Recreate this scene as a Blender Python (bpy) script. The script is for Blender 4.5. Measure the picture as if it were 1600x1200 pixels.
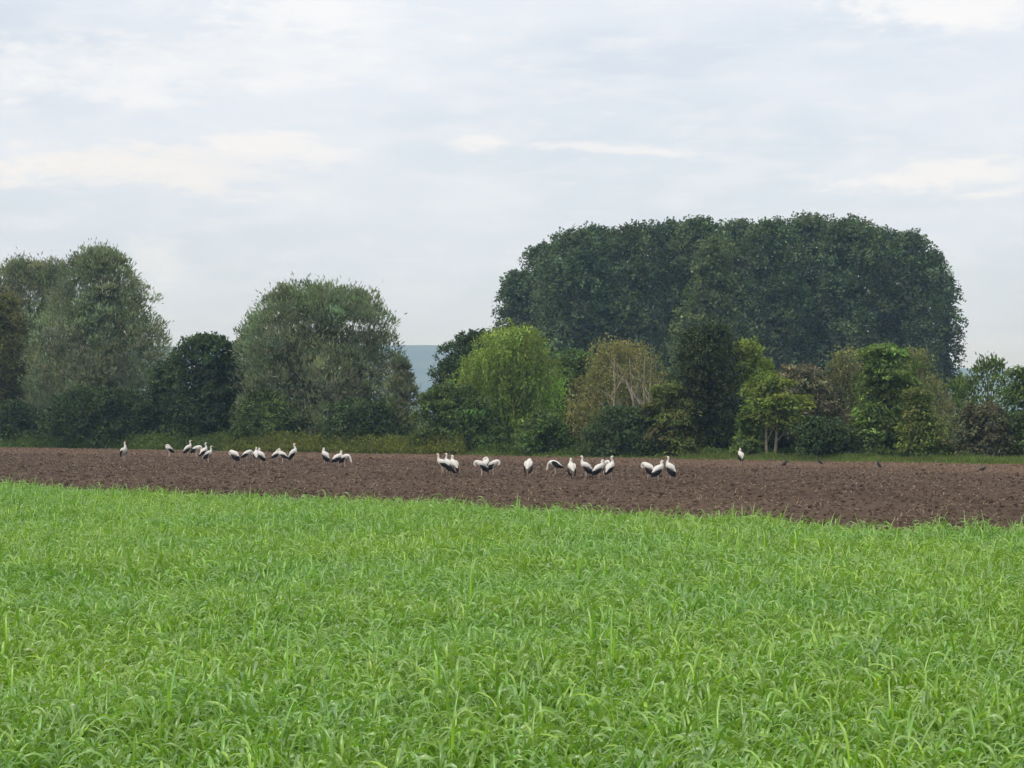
import bpy, math, random
import numpy as np

for _o in list(bpy.data.objects):
    bpy.data.objects.remove(_o, do_unlink=True)
scn = bpy.context.scene
COL = scn.collection

# ------------------------------------------------------------------ camera
F, HZ, CAMH = 2800.0, 645.0, 2.5          # focal length and horizon row in photo pixels, eye height in m
cam_d = bpy.data.cameras.new('camera')
cam_d.sensor_width = 36.0
cam_d.lens = 36.0 * F / 1600.0
cam_d.shift_y = (HZ - 600.0) / 1600.0
cam_d.clip_start = 0.1
cam_d.clip_end = 30000.0
cam = bpy.data.objects.new('camera', cam_d)
COL.objects.link(cam)
cam.location = (0, 0, CAMH)
cam.rotation_euler = (math.radians(90), 0, 0)
scn.camera = cam

# ------------------------------------------------------------------ world, sun, exposure
SUN_EL, SUN_AZ = math.radians(54), math.radians(226)   # azimuth from +Y, clockwise: behind the camera, to the left
world = bpy.data.worlds.new('World')
scn.world = world
world.use_nodes = True
nt = world.node_tree
nt.nodes.clear()


def N(tree, typ, **kw):
    n = tree.nodes.new(typ)
    for k, v in kw.items():
        setattr(n, k, v)
    return n


def M(tree, op, a, b=None, c=None):
    n = tree.nodes.new('ShaderNodeMath')
    n.operation = op
    for i, v in enumerate((a, b, c)):
        if v is None:
            continue
        if isinstance(v, (int, float)):
            n.inputs[i].default_value = v
        else:
            tree.links.new(v, n.inputs[i])
    return n.outputs[0]


def mixc(tree, fac, a, b, blend='MIX'):
    n = tree.nodes.new('ShaderNodeMix')
    n.data_type = 'RGBA'
    n.blend_type = blend
    for idx, v in ((0, fac), (6, a), (7, b)):
        if isinstance(v, (int, float)):
            n.inputs[idx].default_value = v
        elif isinstance(v, tuple):
            n.inputs[idx].default_value = v + (1.0,) if len(v) == 3 else v
        else:
            tree.links.new(v, n.inputs[idx])
    return n.outputs[2]


def ramp(tree, fac, lo, hi):
    n = tree.nodes.new('ShaderNodeMapRange')
    n.interpolation_type = 'SMOOTHSTEP'
    n.inputs[1].default_value = lo
    n.inputs[2].default_value = hi
    tree.links.new(fac, n.inputs[0])
    return n.outputs[0]


SKY = 0.10
sky = N(nt, 'ShaderNodeTexSky', sky_type='NISHITA', sun_disc=False)
sky.sun_elevation = SUN_EL
sky.sun_rotation = SUN_AZ
sky.air_density = 1.0
sky.dust_density = 1.5
tc = N(nt, 'ShaderNodeTexCoord')
sep = N(nt, 'ShaderNodeSeparateXYZ')
nt.links.new(tc.outputs['Generated'], sep.inputs[0])
dx, dy, dz = sep.outputs
el = M(nt, 'ARCSINE', dz)
az = M(nt, 'ARCTAN2', dx, dy)
zc = M(nt, 'ADD', M(nt, 'ABSOLUTE', dz), 0.06)
px_ = M(nt, 'DIVIDE', dx, zc)
py_ = M(nt, 'DIVIDE', dy, zc)
comb = N(nt, 'ShaderNodeCombineXYZ')
nt.links.new(px_, comb.inputs[0])
nt.links.new(py_, comb.inputs[1])


def wnoise(scale, detail, rough, sx=1.0, sy=1.0, off=0.0):
    mp = N(nt, 'ShaderNodeMapping')
    mp.inputs['Scale'].default_value = (sx, sy, 1)
    mp.inputs['Location'].default_value = (off, off * 0.7, 0)
    nt.links.new(comb.outputs[0], mp.inputs[0])
    t = N(nt, 'ShaderNodeTexNoise')
    t.inputs['Scale'].default_value = scale
    t.inputs['Detail'].default_value = detail
    t.inputs['Roughness'].default_value = rough
    nt.links.new(mp.outputs[0], t.inputs['Vector'])
    return t.outputs['Fac']


def anoise(scale, detail, rough, flat, off=0.0, tilt=0.0):
    """Noise over azimuth and elevation, drawn out into level streaks."""
    cc = N(nt, 'ShaderNodeCombineXYZ')
    nt.links.new(az, cc.inputs[0])
    nt.links.new(M(nt, 'MULTIPLY', M(nt, 'ADD', el, M(nt, 'MULTIPLY', az, tilt)), flat), cc.inputs[1])
    cc.inputs[2].default_value = off
    t = N(nt, 'ShaderNodeTexNoise')
    t.inputs['Scale'].default_value = scale
    t.inputs['Detail'].default_value = detail
    t.inputs['Roughness'].default_value = rough
    nt.links.new(cc.outputs[0], t.inputs['Vector'])
    return t.outputs['Fac']


broad = anoise(5.0, 3, 0.5, 3.2, 2.2)
fine = anoise(17.0, 7, 0.6, 3.6, 5.1, -0.05)
streak = anoise(34.0, 7, 0.66, 4.5, 9.3, 0.03)
curd = anoise(75.0, 6, 0.62, 2.0, 1.7)
# veil of high cloud over the blue
veil = M(nt, 'ADD', 0.74, M(nt, 'MULTIPLY', ramp(nt, broad, 0.36, 0.64), 0.22))
col = mixc(nt, veil, sky.outputs[0], (6.35, 6.82, 7.55))
col = mixc(nt, M(nt, 'MULTIPLY', ramp(nt, fine, 0.42, 0.70), 0.55), col, (6.95, 7.2, 7.7))
col = mixc(nt, M(nt, 'MULTIPLY', ramp(nt, streak, 0.50, 0.72), 0.35), col, (7.25, 7.4, 7.75))


def wisp(px, py, sx, sy, amt, tint, tilt=0.0):
    """A single lit cloud bank seen in direction (px, py) of the photograph."""
    global col
    a0, e0 = math.atan((px - 800) / F), math.atan((HZ - py) / F)
    da = M(nt, 'SUBTRACT', az, a0)
    de = M(nt, 'SUBTRACT', M(nt, 'SUBTRACT', el, e0), M(nt, 'MULTIPLY', da, tilt))
    ua = M(nt, 'DIVIDE', da, sx / F)
    ue = M(nt, 'DIVIDE', de, sy / F)
    ua = M(nt, 'ADD', ua, M(nt, 'MULTIPLY', M(nt, 'SUBTRACT', curd, 0.5), 1.6))
    ue = M(nt, 'ADD', ue, M(nt, 'MULTIPLY', M(nt, 'SUBTRACT', fine, 0.5), 3.2))
    r2 = M(nt, 'ADD', M(nt, 'MULTIPLY', ua, ua), M(nt, 'MULTIPLY', ue, ue))
    g = M(nt, 'EXPONENT', M(nt, 'MULTIPLY', r2, -1.0))
    v = M(nt, 'ADD', g, M(nt, 'MULTIPLY', M(nt, 'SUBTRACT', streak, 0.5), 1.1))
    v = M(nt, 'ADD', v, M(nt, 'MULTIPLY', M(nt, 'SUBTRACT', curd, 0.5), 0.9))
    m = M(nt, 'MULTIPLY', ramp(nt, v, 0.20, 1.0), amt)
    m = M(nt, 'MULTIPLY', m, ramp(nt, g, 0.0, 0.5))
    col = mixc(nt, m, col, tint)


wisp(190, 274, 330, 42, 0.7, (7.91, 7.58, 7.31))
wisp(420, 236, 120, 26, 0.6, (8.05, 7.77, 7.54))
wisp(735, 219, 70, 18, 0.55, (8.05, 7.82, 7.58), 0.12)
wisp(930, 233, 190, 9, 0.55, (8.05, 7.86, 7.72), -0.06)
wisp(1500, 286, 190, 30, 0.75, (8.05, 7.86, 7.72))
wisp(1520, 18, 230, 42, 0.55, (8.23, 8.09, 7.96))
wisp(480, 20, 170, 44, 0.5, (8.14, 8.09, 8.05))
wisp(240, 415, 55, 40, 0.45, (7.86, 7.72, 7.68))
wisp(300, 110, 480, 60, 0.5, (7.77, 7.77, 7.86), 0.05)
# the veil thickens and cools towards the horizon
low_ = M(nt, 'SUBTRACT', 1.0, ramp(nt, el, 0.0, 0.17))
col = mixc(nt, low_, col, (0.89, 0.94, 0.99), 'MULTIPLY')
bg = N(nt, 'ShaderNodeBackground')
bg.inputs['Strength'].default_value = SKY
nt.links.new(col, bg.inputs['Color'])
wo = N(nt, 'ShaderNodeOutputWorld')
nt.links.new(bg.outputs[0], wo.inputs[0])

sun_d = bpy.data.lights.new('sun', 'SUN')
sun_d.energy = 1.5
sun_d.angle = math.radians(12)
sun_d.color = (1.0, 0.955, 0.89)
sun = bpy.data.objects.new('sun', sun_d)
COL.objects.link(sun)
sun.location = (-40, -40, 80)
sun.rotation_euler = (math.radians(90) - SUN_EL, 0, math.pi - SUN_AZ)

scn.view_settings.view_transform = 'Standard'
scn.view_settings.look = 'None'
scn.view_settings.exposure = 0.42
scn.view_settings.gamma = 1.0
scn.view_settings.use_curve_mapping = False
scn.render.engine = 'CYCLES'
scn.cycles.max_bounces = 6
scn.cycles.diffuse_bounces = 3
scn.cycles.glossy_bounces = 2
scn.cycles.transmission_bounces = 4
scn.cycles.volume_bounces = 1
scn.cycles.use_denoising = True
scn.cycles.sample_clamp_indirect = 4.0

# ------------------------------------------------------------------ helpers
rng = np.random.default_rng(7)
random.seed(7)
EU = np.array([0.815, -0.579])            # along the field's far edge (to the right, towards the camera)
EV = np.array([0.579, 0.815])             # across the field, away from the camera
VFAR = 82.7


def uv2xy(u, v):
    return u * EU[0] + v * EV[0], u * EU[1] + v * EV[1]


def vnear(u):
    return 31.7 - (u + 39.6) * 0.0722


def edge_dist(px, off=0.0):
    """Distance at which the view through column px meets the far field edge, off metres behind it."""
    return (VFAR + off) / (EV[1] + EV[0] * (px - 800) / F)


def ground_point(px, py):
    d = F * CAMH / (py - HZ)
    return (px - 800) / F * d, d


def vnoise(x, y, seed=0):
    """Smooth value noise, 0..1."""
    xi, yi = np.floor(x).astype(np.int64), np.floor(y).astype(np.int64)
    xf, yf = x - xi, y - yi
    xf, yf = xf * xf * (3 - 2 * xf), yf * yf * (3 - 2 * yf)

    def h(a, b):
        k = (a * 374761393 + b * 668265263 + seed * 974711) & 0xFFFFFFFF
        k = ((k ^ (k >> 13)) * 1274126177) & 0xFFFFFFFF
        return ((k ^ (k >> 16)) & 0xFFFF) / 65535.0
    a, b, c, d = h(xi, yi), h(xi + 1, yi), h(xi, yi + 1), h(xi + 1, yi + 1)
    return (a * (1 - xf) + b * xf) * (1 - yf) + (c * (1 - xf) + d * xf) * yf


def mesh_obj(name, verts, faces, mats, parent=None, mat_idx=None, smooth=False, tint=None):
    """faces: an (n,k) array, or a list of such arrays."""
    me = bpy.data.meshes.new(name)
    verts = np.asarray(verts, dtype=np.float32)
    fl = faces if isinstance(faces, list) else [faces]
    fl = [np.asarray(f, dtype=np.int32) for f in fl if len(f)]
    me.vertices.add(len(verts))
    me.vertices.foreach_set('co', verts.ravel())
    nl = sum(f.size for f in fl)
    nf = sum(len(f) for f in fl)
    me.loops.add(nl)
    me.loops.foreach_set('vertex_index', np.concatenate([f.ravel() for f in fl]))
    starts, tot = [], 0
    for f in fl:
        starts.append(tot + np.arange(len(f)) * f.shape[1])
        tot += f.size
    me.polygons.add(nf)
    me.polygons.foreach_set('loop_start', np.concatenate(starts).astype(np.int32))
    if mat_idx is not None:
        me.polygons.foreach_set('material_index', np.asarray(mat_idx, dtype=np.int32))
    me.polygons.foreach_set('use_smooth', np.full(nf, smooth))
    for m in (mats if isinstance(mats, (list, tuple)) else [mats]):
        me.materials.append(m)
    if tint is not None:
        at = me.attributes.new('tint', 'FLOAT_COLOR', 'POINT')
        t = np.ones((len(verts), 4), dtype=np.float32)
        t[:, :3] = tint
        at.data.foreach_set('color', t.ravel())
    me.update(calc_edges=True)
    ob = bpy.data.objects.new(name, me)
    COL.objects.link(ob)
    if parent is not None:
        ob.parent = parent
    return ob


def tag(o, label=None, cat=None, group=None, kind=None):
    for k, v in (('label', label), ('category', cat), ('group', group), ('kind', kind)):
        if v:
            o[k] = v
    return o


def empty(name, loc, rz=0.0):
    o = bpy.data.objects.new(name, None)
    o.empty_display_size = 0.2
    COL.objects.link(o)
    o.location = loc
    o.rotation_euler = (0, 0, rz)
    return o


class Geo:
    """Collects tubes and lofts into one mesh."""
    def __init__(self):
        self.v, self.f, self.m, self.n = [], [], [], 0

    def loft(self, path, ry, rz, sides=8, mat=0, cap=True, yoff=None):
        """Rings along a 3-D path; ry sideways radius, rz radius in the bending plane."""
        p = np.asarray(path, float)
        k = len(p)
        t = np.gradient(p, axis=0)
        t /= np.linalg.norm(t, axis=1)[:, None] + 1e-9
        ref = np.array([0, 1.0, 0]) if abs(t[:, 1]).max() < 0.9 else np.array([1.0, 0, 0])
        s = ref[None] - t * (t @ ref)[:, None]
        s /= np.linalg.norm(s, axis=1)[:, None]
        w = np.cross(t, s)
        a = np.linspace(0, 2 * math.pi, sides, endpoint=False)
        ry, rz = np.broadcast_to(ry, k), np.broadcast_to(rz, k)
        ring = p[:, None] + s[:, None] * (np.cos(a)[None, :, None] * ry[:, None, None]) \
            + w[:, None] * (np.sin(a)[None, :, None] * rz[:, None, None])
        i = np.arange(k - 1)[:, None] * sides
        j = np.arange(sides)[None]
        j2 = (j + 1) % sides
        q = np.stack([i + j, i + j2, i + sides + j2, i + sides + j], -1).reshape(-1, 4) + self.n
        self.v.append(ring.reshape(-1, 3))
        self.f.append(q)
        self.m += [mat] * len(q)
        n0 = self.n
        self.n += k * sides
        if cap:
            for end in (0, k - 1):
                self.v.append(p[end][None])
                c = self.n
                self.n += 1
                b = n0 + end * sides
                jj = np.arange(sides)
                tri = np.stack([np.full(sides, c), b + (jj + (1 if end == 0 else 0)) % sides, b + (jj + (0 if end == 0 else 1)) % sides,
                                b + (jj + (0 if end == 0 else 1)) % sides], -1)[:, :3]
                self.f.append(tri)
                self.m += [mat] * sides

    def build(self, name, mats, parent=None, smooth=True):
        quads = [f for f in self.f]
        # keep the order of faces and their material indices
        order = quads
        return mesh_obj(name, np.concatenate(self.v), order, mats, parent, self.m, smooth)


# ------------------------------------------------------------------ materials
def mat_new(name):
    m = bpy.data.materials.new(name)
    m.use_nodes = True
    t = m.node_tree
    t.nodes.clear()
    out = N(t, 'ShaderNodeOutputMaterial')
    return m, t, out


def noise(t, scale, detail=4, rough=0.55, vec=None, dim='3D'):
    n = N(t, 'ShaderNodeTexNoise')
    n.inputs['Scale'].default_value = scale
    n.inputs['Detail'].default_value = detail
    n.inputs['Roughness'].default_value = rough
    if vec is not None:
        t.links.new(vec, n.inputs['Vector'])
    return n.outputs['Fac']


def leaf_material(name, rgb, trans=0.35, rough=0.6, spec=0.14, tcol=None):
    m, t, out = mat_new(name)
    at = N(t, 'ShaderNodeAttribute', attribute_name='tint')
    c = mixc(t, 1.0, rgb, at.outputs['Color'], 'MULTIPLY')
    p = N(t, 'ShaderNodeBsdfPrincipled')
    t.links.new(c, p.inputs['Base Color'])
    p.inputs['Roughness'].default_value = rough
    p.inputs['Specular IOR Level'].default_value = spec
    tr = N(t, 'ShaderNodeBsdfTranslucent')
    tc_ = tcol or (min(1, rgb[0] * 1.25), min(1, rgb[1] * 1.3), rgb[2] * 0.6)
    c2 = mixc(t, 1.0, tc_, at.outputs['Color'], 'MULTIPLY')
    t.links.new(c2, tr.inputs['Color'])
    mx = N(t, 'ShaderNodeMixShader')
    mx.inputs[0].default_value = trans
    t.links.new(p.outputs[0], mx.inputs[1])
    t.links.new(tr.outputs[0], mx.inputs[2])
    t.links.new(mx.outputs[0], out.inputs[0])
    return m


def bark_material(name, a, b, scale=6.0):
    m, t, out = mat_new(name)
    g = N(t, 'ShaderNodeTexCoord')
    f = noise(t, scale, 5, 0.65, g.outputs['Object'])
    c = mixc(t, ramp(t, f, 0.38, 0.62), a, b)
    p = N(t, 'ShaderNodeBsdfPrincipled')
    t.links.new(c, p.inputs['Base Color'])
    p.inputs['Roughness'].default_value = 0.85
    bp = N(t, 'ShaderNodeBump')
    bp.inputs['Strength'].default_value = 0.6
    bp.inputs['Distance'].default_value = 0.03
    t.links.new(f, bp.inputs['Height'])
    t.links.new(bp.outputs[0], p.inputs['Normal'])
    t.links.new(p.outputs[0], out.inputs[0])
    return m


def plain(name, rgb, rough=0.6, var=0.15, scale=8.0, spec=0.3):
    m, t, out = mat_new(name)
    g = N(t, 'ShaderNodeTexCoord')
    f = noise(t, scale, 4, 0.6, g.outputs['Object'])
    lo = tuple(x * (1 - var) for x in rgb)
    hi = tuple(min(1, x * (1 + var)) for x in rgb)
    c = mixc(t, ramp(t, f, 0.3, 0.7), lo, hi)
    p = N(t, 'ShaderNodeBsdfPrincipled')
    t.links.new(c, p.inputs['Base Color'])
    p.inputs['Roughness'].default_value = rough
    p.inputs['Specular IOR Level'].default_value = spec
    t.links.new(p.outputs[0], out.inputs[0])
    return m


def soil_material(name, per_instance=False):
    m, t, out = mat_new(name)
    g = N(t, 'ShaderNodeNewGeometry')
    pos = g.outputs['Position']
    mp = N(t, 'ShaderNodeMapping')
    mp.inputs['Rotation'].default_value = (0, 0, math.radians(35.4))
    mp.inputs['Scale'].default_value = (0.06, 1.3, 1.0)
    t.links.new(pos, mp.inputs[0])
    line = noise(t, 1.1, 4, 0.6, mp.outputs[0])          # bands along the direction of tillage
    big = noise(t, 0.06, 3, 0.5, pos)
    fine_ = noise(t, 9.0, 6, 0.7, pos)
    c = mixc(t, ramp(t, fine_, 0.3, 0.72), (0.062, 0.039, 0.025), (0.148, 0.100, 0.068))
    c = mixc(t, M(t, 'MULTIPLY', ramp(t, line, 0.40, 0.60), 0.65), c, (0.070, 0.043, 0.028))
    c = mixc(t, M(t, 'MULTIPLY', ramp(t, big, 0.4, 0.65), 0.4), c, (0.130, 0.087, 0.059))
    # dried headland strip along the far edge: paler, redder earth
    dot = N(t, 'ShaderNodeVectorMath', operation='DOT_PRODUCT')
    dot.inputs[1].default_value = (EV[0], EV[1], 0)
    t.links.new(pos, dot.inputs[0])
    vv = M(t, 'ADD', dot.outputs['Value'], M(t, 'MULTIPLY', M(t, 'SUBTRACT', big, 0.5), 14.0))
    c = mixc(t, M(t, 'MULTIPLY', ramp(t, vv, VFAR - 15, VFAR - 8), 0.6), c, (0.180, 0.116, 0.076))
    if per_instance:
        oi = N(t, 'ShaderNodeObjectInfo')
        k = M(t, 'ADD', 0.62, M(t, 'MULTIPLY', oi.outputs['Random'], 0.75))
        hs = N(t, 'ShaderNodeHueSaturation')
        t.links.new(k, hs.inputs['Value'])
        t.links.new(c, hs.inputs['Color'])
        c = hs.outputs[0]
    p = N(t, 'ShaderNodeBsdfPrincipled')
    t.links.new(c, p.inputs['Base Color'])
    p.inputs['Roughness'].default_value = 0.95
    p.inputs['Specular IOR Level'].default_value = 0.1
    bp = N(t, 'ShaderNodeBump')
    bp.inputs['Strength'].default_value = 0.7
    bp.inputs['Distance'].default_value = 0.04
    t.links.new(fine_, bp.inputs['Height'])
    t.links.new(bp.outputs[0], p.inputs['Normal'])
    t.links.new(p.outputs[0], out.inputs[0])
    return m


def ground_material(name, a, b, c3, s1=0.05, s2=2.0):
    m, t, out = mat_new(name)
    g = N(t, 'ShaderNodeNewGeometry')
    f1 = noise(t, s1, 4, 0.6, g.outputs['Position'])
    f2 = noise(t, s2, 5, 0.65, g.outputs['Position'])
    c = mixc(t, ramp(t, f1, 0.35, 0.65), a, b)
    c = mixc(t, M(t, 'MULTIPLY', ramp(t, f2, 0.4, 0.7), 0.6), c, c3)
    p = N(t, 'ShaderNodeBsdfPrincipled')
    t.links.new(c, p.inputs['Base Color'])
    p.inputs['Roughness'].default_value = 0.95
    p.inputs['Specular IOR Level'].default_value = 0.1
    t.links.new(p.outputs[0], out.inputs[0])
    return m


def crop_material():
    m, t, out = mat_new('crop_leaf')
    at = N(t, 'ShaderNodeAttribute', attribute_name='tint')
    g = N(t, 'ShaderNodeNewGeometry')
    patch = noise(t, 0.30, 4, 0.55, g.outputs['Position'])
    k = mixc(t, ramp(t, patch, 0.34, 0.68), (1.15, 1.10, 0.98), (0.95, 1.03, 1.25))
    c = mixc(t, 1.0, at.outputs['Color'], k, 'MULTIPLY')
    p = N(t, 'ShaderNodeBsdfPrincipled')
    t.links.new(c, p.inputs['Base Color'])
    p.inputs['Roughness'].default_value = 0.34
    p.inputs['Specular IOR Level'].default_value = 0.7
    tr = N(t, 'ShaderNodeBsdfTranslucent')
    c2 = mixc(t, 1.0, (1.35, 1.45, 0.45), c, 'MULTIPLY')
    t.links.new(c2, tr.inputs['Color'])
    mx = N(t, 'ShaderNodeMixShader')
    mx.inputs[0].default_value = 0.30
    t.links.new(p.outputs[0], mx.inputs[1])
    t.links.new(tr.outputs[0], mx.inputs[2])
    t.links.new(mx.outputs[0], out.inputs[0])
    return m


MAT = {
    'soil': soil_material('tilled_soil'),
    'clod': soil_material('soil_clod', True),
    'straw': plain('dry_straw', (0.42, 0.33, 0.21), 0.8, 0.25),
    'ground': ground_material('meadow_ground', (0.055, 0.085, 0.025), (0.085, 0.10, 0.035), (0.06, 0.05, 0.028)),
    'verge': ground_material('verge_turf', (0.075, 0.12, 0.03), (0.11, 0.125, 0.04), (0.10, 0.075, 0.04), 0.2, 3.0),
    'hill': ground_material('wooded_hill', (0.030, 0.050, 0.022), (0.10, 0.11, 0.05), (0.03, 0.045, 0.02), 0.006, 0.02),
    'crop': crop_material(),
    'bark': bark_material('grey_brown_bark', (0.060, 0.048, 0.038), (0.13, 0.105, 0.08)),
    'birch_bark': bark_material('pale_birch_bark', (0.20, 0.175, 0.13), (0.34, 0.30, 0.22), 3.0),
    'pale_bark': bark_material('pale_maple_bark', (0.22, 0.18, 0.125), (0.34, 0.285, 0.20), 4.0),
    'white': plain('white_plumage', (0.72, 0.68, 0.61), 0.75, 0.06, 14.0),
    'black': plain('black_flight_feathers', (0.010, 0.010, 0.012), 0.6, 0.3, 20.0, 0.12),
    'bill': plain('orange_red_bill', (0.52, 0.13, 0.045), 0.45),
    'leg': plain('chalky_pink_leg', (0.62, 0.50, 0.42), 0.7, 0.25, 20.0),
    'crow': plain('sooty_plumage', (0.022, 0.020, 0.020), 0.5, 0.3, 20.0),
    'crow_bill': plain('dark_bill', (0.03, 0.027, 0.025), 0.4),
}
LEAF = {
    'willow': leaf_material('silver_willow_leaf', (0.222, 0.266, 0.166)),
    'willow_grey': leaf_material('grey_willow_leaf', (0.234, 0.258, 0.168)),
    'autumn': leaf_material('bronzed_leaf', (0.150, 0.150, 0.055)),
    'dark': leaf_material('dark_hedge_leaf', (0.060, 0.093, 0.035), 0.25),
    'mid': leaf_material('green_hedge_leaf', (0.113, 0.167, 0.052), 0.32),
    'fresh': leaf_material('fresh_green_leaf', (0.16, 0.25, 0.042), 0.4),
    'weep': leaf_material('weeping_willow_leaf', (0.225, 0.300, 0.072), 0.4),
    'birch': leaf_material('yellowing_birch_leaf', (0.258, 0.246, 0.102), 0.38),
    'birch_green': leaf_material('grey_green_birch_leaf', (0.207, 0.213, 0.101), 0.38),
    'yew': leaf_material('deep_green_leaf', (0.050, 0.070, 0.026), 0.2),
    'lime': leaf_material('lime_maple_leaf', (0.190, 0.247, 0.057), 0.4),
    'ash': leaf_material('layered_green_leaf', (0.144, 0.205, 0.057), 0.36),
    'gold': leaf_material('golden_green_leaf', (0.175, 0.205, 0.062), 0.36),
    'brown': leaf_material('brownish_shrub_leaf', (0.143, 0.139, 0.081), 0.3),
    'poplar': leaf_material('poplar_leaf', (0.100, 0.142, 0.066), 0.28),
    'poplar_olive': leaf_material('olive_poplar_leaf', (0.130, 0.168, 0.070), 0.3),
    'nettle': leaf_material('verge_weed_leaf', (0.112, 0.165, 0.042), 0.35),
    'weed_gold': leaf_material('yellowing_weed_leaf', (0.165, 0.185, 0.042), 0.38),
    'grass': leaf_material('verge_grass_blade', (0.165, 0.215, 0.058), 0.38),
}

# ------------------------------------------------------------------ setting: ground, hills, field
tag(mesh_obj('ground', [(-5000, -300, -0.06), (5000, -300, -0.06), (5000, 5400, -0.06), (-5000, 5400, -0.06)],
             np.array([[0, 1, 2, 3]]), MAT['ground']), kind='structure')


def hill_sheet():
    xs = np.linspace(-4900, 4900, 181)
    ys = np.concatenate([np.linspace(2700, 3500, 18), np.linspace(3600, 5200, 8)])
    X, Y = np.meshgrid(xs, ys)
    # crest heights read against the horizon: a level plateau on the left falling to a lower ridge on the right
    crest = np.interp(X, [-4900, -1170, -525, -145, 175, 930, 1400, 4900], [126, 136, 132, 133, 125, 84, 79, 90])
    crest = crest + 5 * (vnoise(X / 240, Y * 0 + 3, 5) - 0.5) + 2.2 * (vnoise(X / 38, Y * 0 + 1, 6) - 0.5)
    s = np.clip((Y - 2700) / 800, 0, 1)
    prof = s * s * (3 - 2 * s)
    rough_ = 14 * (vnoise(X / 170, Y / 170, 9) - 0.5) * np.sin(math.pi * np.clip(s, 0, 1))
    Z = -2 + (crest + 2) * prof + rough_
    ny, nx = X.shape
    i = np.arange(ny - 1)[:, None] * nx + np.arange(nx - 1)[None]
    q = np.stack([i, i + 1, i + nx + 1, i + nx], -1).reshape(-1, 4)
    return mesh_obj('hills', np.stack([X, Y, Z], -1).reshape(-1, 3), q, MAT['hill'], smooth=True)


tag(hill_sheet(), kind='structure')


def soil_height(u, v):
    z = 0.035 * (vnoise(u / 3.5, v / 0.9, 1) - 0.5)
    z += 0.026 * (vnoise(u / 0.85, v / 0.30, 2) - 0.5)
    z += 0.018 * (vnoise(u / 0.55, v / 0.40, 3) - 0.5)
    z += 0.026 * np.sin(v * 2 * math.pi / 0.75 + 1.5 * vnoise(u / 6, v / 6, 4))
    return 0.06 + z


def field_sheet():
    us = np.arange(-118, 44, 0.26)
    vs = np.arange(25.0, VFAR + 0.35, 0.19)
    U, V = np.meshgrid(us, vs)
    Z = soil_height(U, V)
    edge = np.clip((VFAR + 0.30 * (vnoise(U / 1.4, U * 0, 8) - 0.5) - V) / 0.35, 0, 1)
    Z = Z * edge - 0.05 * (1 - edge)
    X, Y = uv2xy(U, V)
    ny, nx = U.shape
    i = np.arange(ny - 1)[:, None] * nx + np.arange(nx - 1)[None]
    q = np.stack([i, i + 1, i + nx + 1, i + nx], -1).reshape(-1, 4)
    return mesh_obj('ploughed_field', np.stack([X, Y, Z], -1).reshape(-1, 3), q, MAT['soil'], smooth=True)


tag(field_sheet(), kind='structure')


def quad_uv(name, u0, u1, v0, v1, z, mat):
    c = [uv2xy(u0, v0), uv2xy(u1, v0), uv2xy(u1, v1), uv2xy(u0, v1)]
    return tag(mesh_obj(name, [(x, y, z) for x, y in c], np.array([[0, 1, 2, 3]]), mat), kind='structure')


quad_uv('crop_field_soil', -118, 60, -60, 25.1, 0.012, MAT['soil'])
quad_uv('grass_verge', -118, 60, VFAR - 0.25, VFAR + 45, 0.0, MAT['verge'])


# ------------------------------------------------------------------ scattered stuff (geometry nodes)
def hidden_sources(colname, builders):
    c = bpy.data.collections.new(colname)
    for b in builders:
        o = b
        for uc in list(o.users_collection):
            uc.objects.unlink(o)
        c.objects.link(o)
    return c


def scatter(name, pts, rot, scl, vid, coll):
    me = bpy.data.meshes.new(name)
    me.vertices.add(len(pts))
    me.vertices.foreach_set('co', np.asarray(pts, dtype=np.float32).ravel())
    a = me.attributes.new('rot', 'FLOAT_VECTOR', 'POINT')
    a.data.foreach_set('vector', np.asarray(rot, dtype=np.float32).ravel())
    a = me.attributes.new('scl', 'FLOAT_VECTOR', 'POINT')
    a.data.foreach_set('vector', np.asarray(scl, dtype=np.float32).ravel())
    a = me.attributes.new('vid', 'INT', 'POINT')
    a.data.foreach_set('value', np.asarray(vid, dtype=np.int32))
    ob = bpy.data.objects.new(name, me)
    COL.objects.link(ob)
    g = bpy.data.node_groups.new(name + '_nodes', 'GeometryNodeTree')
    g.interface.new_socket('Geometry', in_out='INPUT', socket_type='NodeSocketGeometry')
    g.interface.new_socket('Geometry', in_out='OUTPUT', socket_type='NodeSocketGeometry')
    gi, go = g.nodes.new('NodeGroupInput'), g.nodes.new('NodeGroupOutput')
    ip = g.nodes.new('GeometryNodeInstanceOnPoints')
    ci = g.nodes.new('GeometryNodeCollectionInfo')
    ci.inputs[0].default_value = coll
    ci.inputs[1].default_value = True
    ci.inputs[2].default_value = True

    def attr(nm, ty):
        n = g.nodes.new('GeometryNodeInputNamedAttribute')
        n.data_type = ty
        n.inputs['Name'].default_value = nm
        return n.outputs['Attribute']
    L = g.links.new
    L(gi.outputs[0], ip.inputs['Points'])
    L(ci.outputs[0], ip.inputs['Instance'])
    ip.inputs['Pick Instance'].default_value = True
    L(attr('vid', 'INT'), ip.inputs['Instance Index'])
    L(attr('rot', 'FLOAT_VECTOR'), ip.inputs['Rotation'])
    L(attr('scl', 'FLOAT_VECTOR'), ip.inputs['Scale'])
    L(ip.outputs[0], go.inputs[0])
    md = ob.modifiers.new('scatter', 'NODES')
    md.node_group = g
    return ob


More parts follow.
